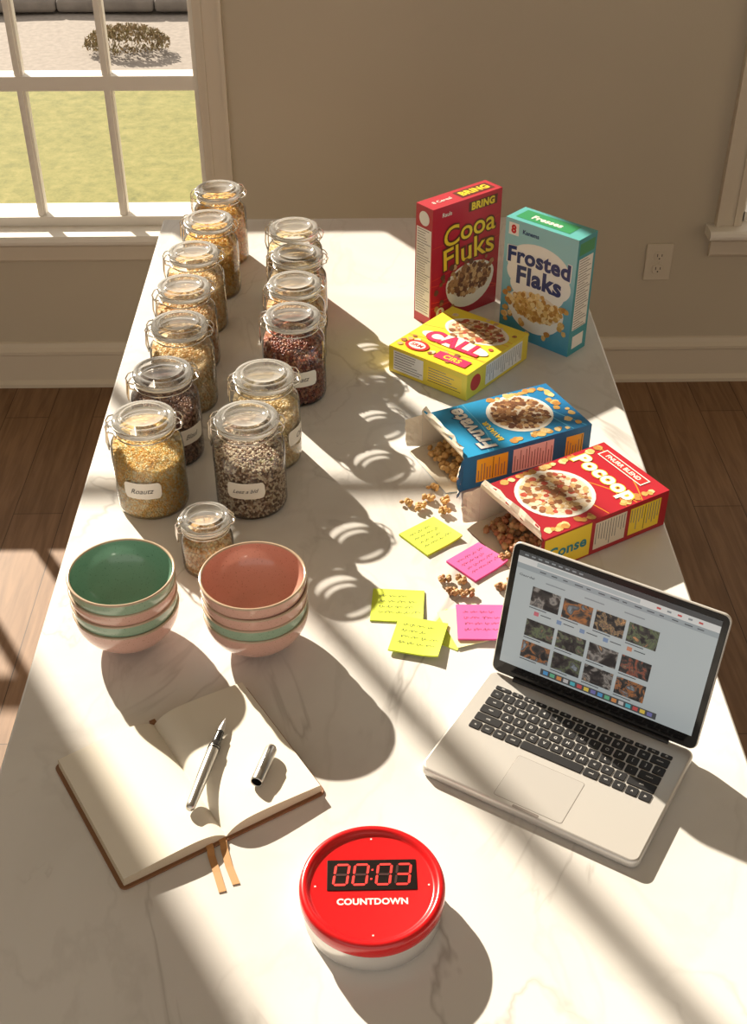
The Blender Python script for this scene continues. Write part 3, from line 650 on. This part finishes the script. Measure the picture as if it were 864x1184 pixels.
# ---------------------------------------------------------------- granola clusters
def cluster(seed,mt,s=1.0):
    rg=random.Random(seed); mb=MB(); c0=Vector((0,0,0.006*s))
    for i in range(14):
        c=c0+Vector((rg.uniform(-1,1)*.008,rg.uniform(-1,1)*.006,rg.uniform(-.1,.8)*.005))*s
        grain(mb,c,rg.uniform(.0032,.0052)*s,(rg.uniform(.9,1.2),1,rg.uniform(.6,1)),mt,rg)
    z=min(v[2] for v in mb.v); mb.v=[(a,b,c-z) for a,b,c in mb.v]
    return mb.mesh('granola_cluster')
P_clu=palette('granola_crumb',[(0.62,0.35,0.12),(0.76,0.48,0.19),(0.52,0.28,0.09),(0.68,0.40,0.14)],0.65,0.1)
P_clu2=palette('granola_berry',[(0.40,0.20,0.085),(0.52,0.28,0.12),(0.64,0.40,0.19),(0.42,0.16,0.07),(0.33,0.16,0.07)],0.6,0.08)
CL=[cluster(i,P_clu,1.0) for i in range(5)]; CL2=[cluster(20+i,P_clu2,1.0) for i in range(4)]
pts=[(0.084,1.600),(0.106,1.588),(0.122,1.614),(0.145,1.576),(0.148,1.606),(0.130,1.642)]
for i,(x,y) in enumerate(pts):
    mkobj('granola_cluster',CL[i%5],None,loc=(x,y,TZ),rot=(0,0,i*1.3),label='golden granola cluster spilled on the marble',category='granola',group='spilled granola clusters')
pts=[(0.134,1.404),(0.158,1.402),(0.166,1.371),(0.143,1.376),(0.230,1.456),(0.248,1.430),(0.240,1.402),(0.218,1.386)]
for i,(x,y) in enumerate(pts):
    mkobj('granola_cluster',CL2[i%4],None,loc=(x,y,TZ),rot=(0,0,i*1.7),label='brown berry granola cluster spilled on the marble',category='granola',group='spilled granola clusters')
def heap(name,loc,ang,mt,seed,lab,xm=-.05,n=240):
    rg=random.Random(seed); mb=MB()
    for i in range(n):
        x=rg.uniform(xm,.062); y=rg.uniform(-.054,.054); hmax=0.046*max(0,1-abs(y)/.075)*min(1,max(0,(x-xm)/.05+.1))
        z=0.008+rg.random()*max(0,hmax-0.008)
        grain(mb,Vector((x,y,z)),rg.uniform(.005,.0078),(1.1,1,.8),mt,rg)
    mb.obj(name,loc=loc,rot=(0,0,ang),label=lab,category='granola',kind='stuff')
a=r_(24); heap('granola_heap',(0.262-.078*math.cos(a),1.756-.078*math.sin(a),TZ+.0025),a,P_clu,31,'golden granola heaped in the mouth of a blue box',-.050)
a=r_(30); heap('granola_heap',(0.347-.080*math.cos(a),1.546-.080*math.sin(a),TZ+.0025),a,P_clu2,32,'brown berry granola heaped in the mouth of a red box',-.055)

# ---------------------------------------------------------------- sticky notes
def sticky(cx,cy,w,h,ang,z,col,nm,thick,lab,seed,write=True):
    m=mat('note_'+nm,col,0.7); rg=random.Random(seed)
    R=root('sticky_note',(cx,cy,TZ+z),(0,0,r_(ang)),label=lab,category='sticky note',group='sticky notes scattered on the counter')
    mb=MB(); n=10
    curl=0.010 if write else 0
    def zz(u,v): return curl*max(0,(u/w+.5)-0.55)**2*2*max(0,.5-v/h)+thick
    vs=[]
    for L in (0,1):
        for j in range(n+1):
            for i in range(n+1):
                u=-w/2+w*i/n; v=-h/2+h*j/n; t=zz(u,v); vs.append((u,v,t if L else (t-thick)))
    k=(n+1)**2; fs=[]
    for j in range(n):
        for i in range(n):
            a=j*(n+1)+i; fs.append((a,a+n+1,a+n+2,a+1)); fs.append((k+a,k+a+1,k+a+n+2,k+a+n+1))
    for i in range(n):
        fs+= [(i,i+1,k+i+1,k+i),(n*(n+1)+i+1,n*(n+1)+i,k+n*(n+1)+i,k+n*(n+1)+i+1),((i+1)*(n+1),i*(n+1),k+i*(n+1),k+(i+1)*(n+1)),(i*(n+1)+n,(i+1)*(n+1)+n,k+(i+1)*(n+1)+n,k+i*(n+1)+n)]
    mb.add(vs,fs,m); p=mb.obj('paper_pad',R)
    if write:
        fn=lambda u,v,e:(u,v,zz(u,v)+e)
        mb=MB()
        for ln in range(4):
            y0=h*.28-ln*h*.17; x=-w*.36; xe=w*rg.uniform(.1,.38)
            while x<xe:
                L=rg.uniform(.006,.014); path=[]; ph=rg.uniform(0,6); am=rg.uniform(.0018,.0034)
                for i in range(16):
                    t=i/15; path.append((x+L*t+.001*math.sin(14*t+ph),y0+am*math.sin(ph+t*L*1300)*(0.6+.4*math.sin(5*t))))
                mb.stroke(path,.0006,fn,M_ink); x+=L+.003
        mb.obj('handwriting',R)
YG=(0.62,0.74,0.05);PK=(0.86,0.10,0.36)
sticky(0.119,1.514,.073,.069,38,0,YG,'lime',0.004,'lime yellow sticky note pad with handwriting',1)
sticky(0.187,1.448,.070,.064,40,0,PK,'pink',0.004,'bright pink sticky note pad with handwriting',2)
sticky(0.061,1.349,.077,.071,-5,0,YG,'lime',0.0025,'lime yellow sticky note with handwriting',3)
sticky(0.088,1.276,.072,.074,-15,0.0045,YG,'lime',0.0025,'lime yellow sticky note overlapping another note',4)
sticky(0.137,1.296,.055,.07,-32,0.0,(0.68,0.80,0.1),'lime_light',0.0015,'lime sticky note tucked under other notes',5,False)
sticky(0.159,1.302,.06,.080,18,0.0025,(0.9,0.84,0.5),'cream',0.0012,'cream sticky note tucked under a pink note',6,False)
sticky(0.182,1.305,.074,.074,-2,0.0045,PK,'pink',0.003,'bright pink sticky note resting on other notes',7)

# ---------------------------------------------------------------- notebook, pen, cap
NR=r_(31)
R=root('notebook',(-0.213,1.023,TZ),(0,0,NR),label='open leather-bound notebook with blank cream pages',category='notebook')
M_leath=mat('brown_leather',(0.22,0.10,0.04),0.5,bump=0.3,bscale=300); M_page=mat('cream_page',(0.80,0.76,0.67),0.8)
M_tan=mat('tan_leather',(0.48,0.25,0.09),0.55)
M_edge,nt,b=nmat('page_edge'); tc=N(nt,'ShaderNodeTexCoord'); sp=N(nt,'ShaderNodeSeparateXYZ'); nt.links.new(tc.outputs['Object'],sp.inputs[0])
mu=N(nt,'ShaderNodeMath',operation='MULTIPLY'); mu.inputs[1].default_value=4200; nt.links.new(sp.outputs['Z'],mu.inputs[0]); si=N(nt,'ShaderNodeMath',operation='SINE'); nt.links.new(mu.outputs[0],si.inputs[0])
r=ramp(nt,[(0.0,(0.48,0.40,0.28)),(0.6,(0.72,0.64,0.5))]); nt.links.new(si.outputs[0],r.inputs['Fac']); nt.links.new(r.outputs['Color'],b.inputs['Base Color']); b.inputs['Roughness'].default_value=0.8
mb=MB(); mb.slab(0.272,0.222,0.003,0.008,0.001,M_leath); mb.obj('cover',R)
HW,HL=0.130,0.106
def pz(x):
    t=abs(x)/HW; return 0.0042+0.0190*(1-math.exp(-t*8))*(1-.45*t)
for sg in (-1,1):
    mb=MB(); n=28; xs=[HW*(i/n)**1.6 for i in range(n+1)]
    vs=[];fs=[]
    for i,xx in enumerate(xs):
        for yy in (-HL,HL): vs.append((sg*xx,yy,pz(xx)))
    for i in range(n): fs.append((2*i,2*i+2,2*i+3,2*i+1))
    mb.add(vs,fs,M_page,True)
    for yy in (-HL,HL):
        vs=[(sg*xx,yy,pz(xx)) for xx in xs]+[(sg*(xx+ (0.001 if xx>0.1 else 0)),yy,0.003) for xx in xs]
        mb.add(vs,[(i,i+1,n+2+i,n+1+i) for i in range(n)],M_edge)
    mb.add([(sg*HW,-HL,pz(HW)),(sg*HW,HL,pz(HW)),(sg*(HW+.001),HL,.003),(sg*(HW+.001),-HL,.003)],[(0,1,2,3)],M_edge)
    mb.obj('page_block',R)
for pth in ([(-0.022,-.100,.0036),(-.024,-.112,.0038),(-.027,-.120,.0016),(-.032,-.145,.0008),(-.038,-.172,.0008)],[(-0.005,-.100,.0036),(-0.007,-.112,.0038),(-0.010,-.120,.0016),(-.016,-.145,.0008),(-.0200,-.171,.0008)]):
    mb=MB(); vs=[]
    for i,p in enumerate(pth):
        vs+= [(p[0]-.0042,p[1]+.0012,p[2]),(p[0]+.0042,p[1]-.0012,p[2]),(p[0]+.0042,p[1]-.0012,p[2]+.0006),(p[0]-.0042,p[1]+.0012,p[2]+.0006)]
    mb.loft([vs[4*i:4*i+4] for i in range(len(pth))],M_tan,smooth=False); mb.obj('ribbon_marker',R)
mb=MB(); mb.box(-.004,.004,HL,HL+.006,.003,.009,M_leath); mb.obj('spine_band',R)
pa=Vector((-0.203,0.955,0));pb=Vector((-0.170,1.108,0)); ang=math.atan2(pb.y-pa.y,pb.x-pa.x)
M_pen=mat('pen_silver',(0.50,0.49,0.47),0.28,0.95); M_pdark=mat('pen_grip',(0.05,0.05,0.05),0.25,0.6)
R=root('fountain_pen',(pa.x,pa.y,TZ+0.0262),(0,pi/2,ang),label='silver fountain pen resting across the open notebook pages',category='pen')
mb=MB(); mb.lathe([(0,0),(0.0040,0.0005),(0.0056,0.003),(0.0060,0.008),(0.0073,0.05),(0.0075,0.09),(0.0073,0.1)],M_pen,24); mb.lathe([(0.0074,0.096),(0.0079,0.0965),(0.0079,0.0985),(0.0074,0.099)],M_pdark,24); mb.obj('barrel',R)
mb=MB(); mb.lathe([(0.0074,0.1),(0.0076,0.1005),(0.0076,0.103),(0.0060,0.1035),(0.0056,0.11),(0.0048,0.124),(0.0051,0.127),(0.0035,0.128),(0,0.128)],M_pdark,24); mb.obj('grip',R)
mb=MB()
rings=[]
for z,wx,wz in ((0.124,.0038,.0022),(0.134,.0044,.0016),(0.142,.0028,.001),(0.152,.0005,.0004)):
    rings.append([(-wz*math.cos(a)-0.0006,wx*math.sin(a),z) for a in [2*pi*k/14 for k in range(14)]])
mb.loft(rings,M_pen); mb.stroke([(0,.134),(0,.150)],.0004,lambda u,v,e:(-.0024-e,u,v),M_ink); mb.obj('nib',R)
ca=Vector((-0.125,0.994,0));cb=Vector((-0.106,1.060,0)); ang=math.atan2(cb.y-ca.y,cb.x-ca.x)
R=root('pen_cap',(ca.x,ca.y,TZ+0.0272),(0,pi/2,ang),label='silver pen cap lying on the notebook page',category='pen cap')
mb=MB(); mb.lathe([(0.0066,0.001),(0.0074,0),(0.0080,0.002),(0.0082,0.03),(0.0076,0.056),(0.0056,0.060),(0,0.061)],M_pen,24); mb.lathe([(0.0066,0.001),(0.0064,0.05),(0,0.05)],M_pdark,20); mb.obj('cap_body',R)
mb=MB(); mb.tube([(-.0076,0,.055),(-.0104,0,.052),(-.0106,0,.03),(-.0092,0,.018)],.0012,M_pen); mb.obj('clip',R)

# ---------------------------------------------------------------- countdown timer
R=root('countdown_timer',(0.014,0.827,TZ),label='round red countdown timer with white base and red digits',category='timer')
M_tred=mat('timer_red',(0.64,0.006,0.010),0.25,coat=0.4)
mb=MB(); mb.lathe([(0,0),(0.071,0),(0.0750,0.0015),(0.0775,0.005),(0.0785,0.028),(0.0785,0.037)],M_white,80); mb.obj('base',R)
mb=MB(); mb.lathe([(0.0785,0.0335),(0.0805,0.034),(0.0812,0.0355),(0.0812,0.0475),(0.0803,0.0505),(0.0782,0.0525),(0.0755,0.0532),(0.0728,0.0525),(0.0705,0.0500),(0.0690,0.0482),(0.0670,0.0478),(0,0.0478)],M_tred,96); mb.obj('red_cover',R)
zt=0.0478; ft=lambda u,v,e:(u,v,zt+e)
mb=MB(); mb.slab(0.100,0.040,0.0012,0.001,0.0004,mat('display_black',(0.006,0.003,0.003),0.25),cy=0.014,z0=zt-0.0002); disp=mb.obj('display',R)
M_led=mat('led_red',(0.75,0.012,0.008),0.5,emit=0.6); M_off=mat('led_off',(0.035,0.004,0.004),0.4)
mb=MB(); fd=lambda u,v,e:(u+0.13*(v-0.014),v,zt+0.0010+e)
SEG={'0':'abcdef','3':'abgcd'}
def digit(cx,cy,ch):
    w,h,t=0.0150,0.0265,0.0028
    def hs(y): 
        q=t/2; g=.0006; return [(cx-w/2+g+q,y-q),(cx+w/2-g-q,y-q),(cx+w/2-g,y),(cx+w/2-g-q,y+q),(cx-w/2+g+q,y+q),(cx-w/2+g,y)]
    def vsg(x,y0,y1):
        q=t/2; g=.0006; return [(x,y0+g),(x+q,y0+g+q),(x+q,y1-g-q),(x,y1-g),(x-q,y1-g-q),(x-q,y0+g+q)]
    P={'a':hs(cy+h/2),'g':hs(cy),'d':hs(cy-h/2),'f':vsg(cx-w/2,cy,cy+h/2),'b':vsg(cx+w/2,cy,cy+h/2),'e':vsg(cx-w/2,cy-h/2,cy),'c':vsg(cx+w/2,cy-h/2,cy)}
    for k,p in P.items(): mb.poly(p,fd,M_led if k in SEG[ch] else M_off,0.0003)
for cx_,ch in ((-0.034,'0'),(-0.0125,'0'),(0.0135,'0'),(0.035,'3')): digit(cx_,0.014,ch)
for yy in (0.008,0.020): mb.rect(-0.0011,0.0011,yy-.0011,yy+.0011,fd,M_led)
mb.obj('digits',disp)
mb=MB(); mb.text('COUNTDOWN',0,-0.0205,0.0125,ft,M_wht,0.0003,0.035,maxw=0.078)
for a in range(0,360,90):
    ca_,sa_=math.cos(r_(a)),math.sin(r_(a)); mb.ell(0.063*ca_,0.063*sa_,.0011,.0011,ft,M_wht,n=10)
mb.obj('lettering',R)

# ---------------------------------------------------------------- laptop
LA=math.atan2(-0.150,0.239)
R=root('laptop',(0.2535,1.037,TZ),(0,0,LA),label='open silver laptop with black keys showing an image page',category='laptop')
LW,LD,LH=0.290,0.203,0.0135
mb=MB(); mb.slab(LW,LD,LH,0.012,0.003,M_silver,z0=0.0012)
for sx in (-1,1):
    for sy in (-1,1): mb.lathe([(0.005,0.0015),(0.005,0),(0,0)],M_black,12,cx=sx*.12,cy=sy*.08)
base=mb.obj('base',R); ZB=LH+0.0012
M_key=mat('key_black',(0.014,0.014,0.016),0.45); M_leg=mat('key_legend',(0.6,0.6,0.6),0.5)
rows=[('esc f1 f2 f3 f4 f5 f6 f7 f8 f9 f10 f11 f12 o'.split(),[1.4]+[1]*12+[1],0.55),
('~ 1 2 3 4 5 6 7 8 9 0 - = delete'.split(),[1]*13+[1.5],1),
('tab Q W E R T Y U I O P [ ] /'.split(),[1.5]+[1]*13,1),
('caps A S D F G H J K L ; , return'.split(),[1.75]+[1]*11+[1.75],1),
('shift Z X C V B N M < > ? shift'.split(),[2.25]+[1]*10+[2.25],1),
('fn ctrl opt cmd _ cmd opt < ^ >'.split(),[1,1,1,1.25,5,1.25,1,1,1,1],1)]
KW=0.250; y=0.0775; kb0=0.0158
for labs,ws,hh in rows:
    tot=sum(ws); u=KW/tot; x=-KW/2; kh=kb0*hh
    for lb,wd in zip(labs,ws):
        w=wd*u; mb=MB(); mb.slab(w-0.0022,kh-0.0022,0.0016,0.0018,0.0005,M_key,cx=x+w/2,cy=y-kh/2,z0=ZB-0.0002,n=3)
        if lb!='_':
            mb.text(lb,x+w/2,y-kh/2,0.0062 if len(lb)==1 else 0.0036,lambda a,b_,e:(a,b_,ZB+0.0014+e),M_leg,0.0002,0.02)
        mb.obj('key',base); x+=w
    y-=kh
mb=MB(); mb.slab(0.090,0.072,0.0003,0.003,0.0001,mat('trackpad',(0.60,0.585,0.565),0.3,0.3),cy=-0.057,z0=ZB)
mb.slab(0.0912,0.0732,0.00012,0.0035,0.00003,M_grey,cy=-0.057,z0=ZB); mb.obj('trackpad',base)
mb=MB(); mb.slab(0.035,0.004,0.0002,0.0015,0.0,M_grey,cy=-LD/2+0.004,z0=ZB); mb.obj('thumb_notch',base)
mb=MB(); mb.tube([(-0.11,LD/2-0.004,ZB+0.001),(0.11,LD/2-0.004,ZB+0.001)],0.0038,M_black,12); mb.obj('hinge',R)
T=r_(12.5); up=Vector((0,math.sin(T),math.cos(T))); nn=Vector((0,-math.cos(T),math.sin(T))); H0=Vector((0,LD/2-0.002,ZB+0.001))
lf=lambda u,v,n_:tuple(H0+Vector((u,0,0))+up*v+nn*n_)
LL=0.200
mb=MB(); mb.slab(LW,LL,0.005,0.011,0.0015,M_silver,cy=LL/2,z0=-0.005,fn=lf,mt_top=M_black); lid=mb.obj('screen_lid',R)
mb=MB(); mb.slab(LW-0.004,LL-0.004,0.0006,0.009,0.0002,mat('bezel',(0.008,0.008,0.009),0.12),cy=LL/2,z0=0,fn=lf); mb.obj('bezel',lid)
sw,sh=LW-0.020,LL-0.030; sx0,sy1=-sw/2,LL-0.010
sf=lambda u,v,e:lf(sx0+u*sw,sy1-v*sh,0.0007+e)
def E(nm,c,s=0.42):
    return mat(nm,[x*0.55 for x in c],0.25,emit=s*1.6)
S_bg=E('screen_page',(0.50,0.57,0.60)); S_bar=E('screen_bar',(0.36,0.42,0.46)); S_w=E('screen_white',(0.75,0.78,0.79)); S_dk=E('screen_dark',(0.10,0.11,0.12),.3); S_tx=E('screen_text',(0.12,0.14,0.16),.3)
S_tx2=E('screen_text_light',(0.30,0.34,0.37),.4)
mb=MB(); rg=random.Random(9)
mb.rect(0,1,0,1,sf,S_bg,0.0001); mb.rect(0,1,0,.045,sf,S_dk,.0002); mb.rect(0,1,.045,.10,sf,S_w,.0002); mb.rect(0,1,.10,.145,sf,S_bar,.0002)
mb.rect(.1,.62,.055,.09,sf,S_bg,.0003)
for i in range(9): mb.rect(.03+i*.035,.05+i*.035,.016,.028,sf,S_tx2,.0003)
for i in range(14): mb.rect(.12+i*.06,.12+i*.06+rg.uniform(.02,.045),.118,.127,sf,S_tx,.0003)
for i in range(5): mb.rect(.70+i*.05,.72+i*.05,.065,.08,sf,S_tx2 if i%2 else E('scr_red',(0.6,0.1,0.1)),.0003)
def thumbmat(k):
    rr=random.Random(200+k)
    m,nt,b=nmat('thumbnail_photo'); L=nt.links.new; tc=N(nt,'ShaderNodeTexCoord')
    v=N(nt,'ShaderNodeTexNoise',noise_dimensions='4D',Scale=rr.uniform(50,110),Detail=4.0,Distortion=rr.uniform(.2,1.5)); v.inputs['W'].default_value=k*7.3+2
    L(tc.outputs['Object'],v.inputs['Vector'])
    acc=rr.choice([(.30,.12,.04),(.24,.07,.04),(.06,.11,.16),(.28,.19,.10),(.10,.13,.07),(.22,.21,.20)])
    acc2=rr.choice([(.42,.40,.36),(.40,.22,.10),(.20,.24,.28),(.32,.22,.14)])
    r=ramp(nt,[(.40,(.010,.010,.013)),(.50,(.04,.036,.036)),(.56,acc),(.61,(.05,.05,.055)),(.70,acc2)]); L(v.outputs['Fac'],r.inputs['Fac']); L(r.outputs['Color'],b.inputs['Base Color']); L(r.outputs['Color'],b.inputs['Emission Color']); b.inputs['Emission Strength'].default_value=0.45
    return m
kk=0
for (v0,hh) in ((.26,.165),(.545,.15),(.74,.15)):
    for i in range(4):
        u0=.10+i*.165; mb.rect(u0,u0+.148,v0,v0+hh,sf,thumbmat(kk),.0003); kk+=1
        mb.rect(u0,u0+.09,v0+hh+.012,v0+hh+.02,sf,S_tx,.0003)
mb.text('Gaardal',.06,.195,0.026,lambda u,v,e:sf(u,.195-(v-.195),e),S_tx,0.0003,0.01)
for i in range(3): mb.rect(.16+i*.2,.16+i*.2+.1,.195,.205,sf,S_tx2,.0003)
for i in range(5):
    c=rg.choice([(0.6,0.25,.15),(0.2,.3,.5),(.3,.3,.3),(.6,.15,.2)]); mb.rect(.13+i*.12,.155+i*.12,.465,.50,sf,E('ic%d'%i,c),.0003); mb.rect(.165+i*.12,.22+i*.12,.475,.483,sf,S_tx,.0003)
cols=[(0.1,.35,.7),(.15,.5,.3),(.7,.3,.1),(.6,.6,.62),(.1,.5,.6),(.6,.1,.1),(.8,.6,.1),(.2,.2,.5)]
mb.rect(.22,.82,.93,.985,sf,S_dk,.0002)
for i in range(16): mb.rect(.235+i*.036,.26+i*.036,.94,.973,sf,E('dock%d'%(i%8),cols[i%8]),.0003)
mb.obj('display',lid)

# ---------------------------------------------------------------- light
el=r_(29); dv=Vector((0.53*math.cos(el),-0.848*math.cos(el),-math.sin(el)))
sun=bpy.data.lights.new('sun','SUN'); sun.energy=11.0; sun.angle=r_(0.8); sun.color=(1.0,0.88,0.71)
so=bpy.data.objects.new('sun',sun); COL.objects.link(so); so.rotation_euler=dv.to_track_quat('-Z','Y').to_euler()
w=bpy.data.worlds.new('world'); SC.world=w; w.use_nodes=True; bg=w.node_tree.nodes['Background']; bg.inputs[0].default_value=(1.0,0.92,0.82,1); bg.inputs[1].default_value=1.0
SC.view_settings.view_transform='Standard'
SC.view_settings.look='None'

# ---------------------------------------------------------------- camera
cam=bpy.data.cameras.new('camera'); co=bpy.data.objects.new('camera',cam); COL.objects.link(co)
cam.sensor_fit='AUTO'; cam.sensor_width=36; cam.lens=1400/1184*36
co.location=(0,0,2.08); co.rotation_euler=(r_(90-36.7),0,r_(-1.08))
SC.camera=co
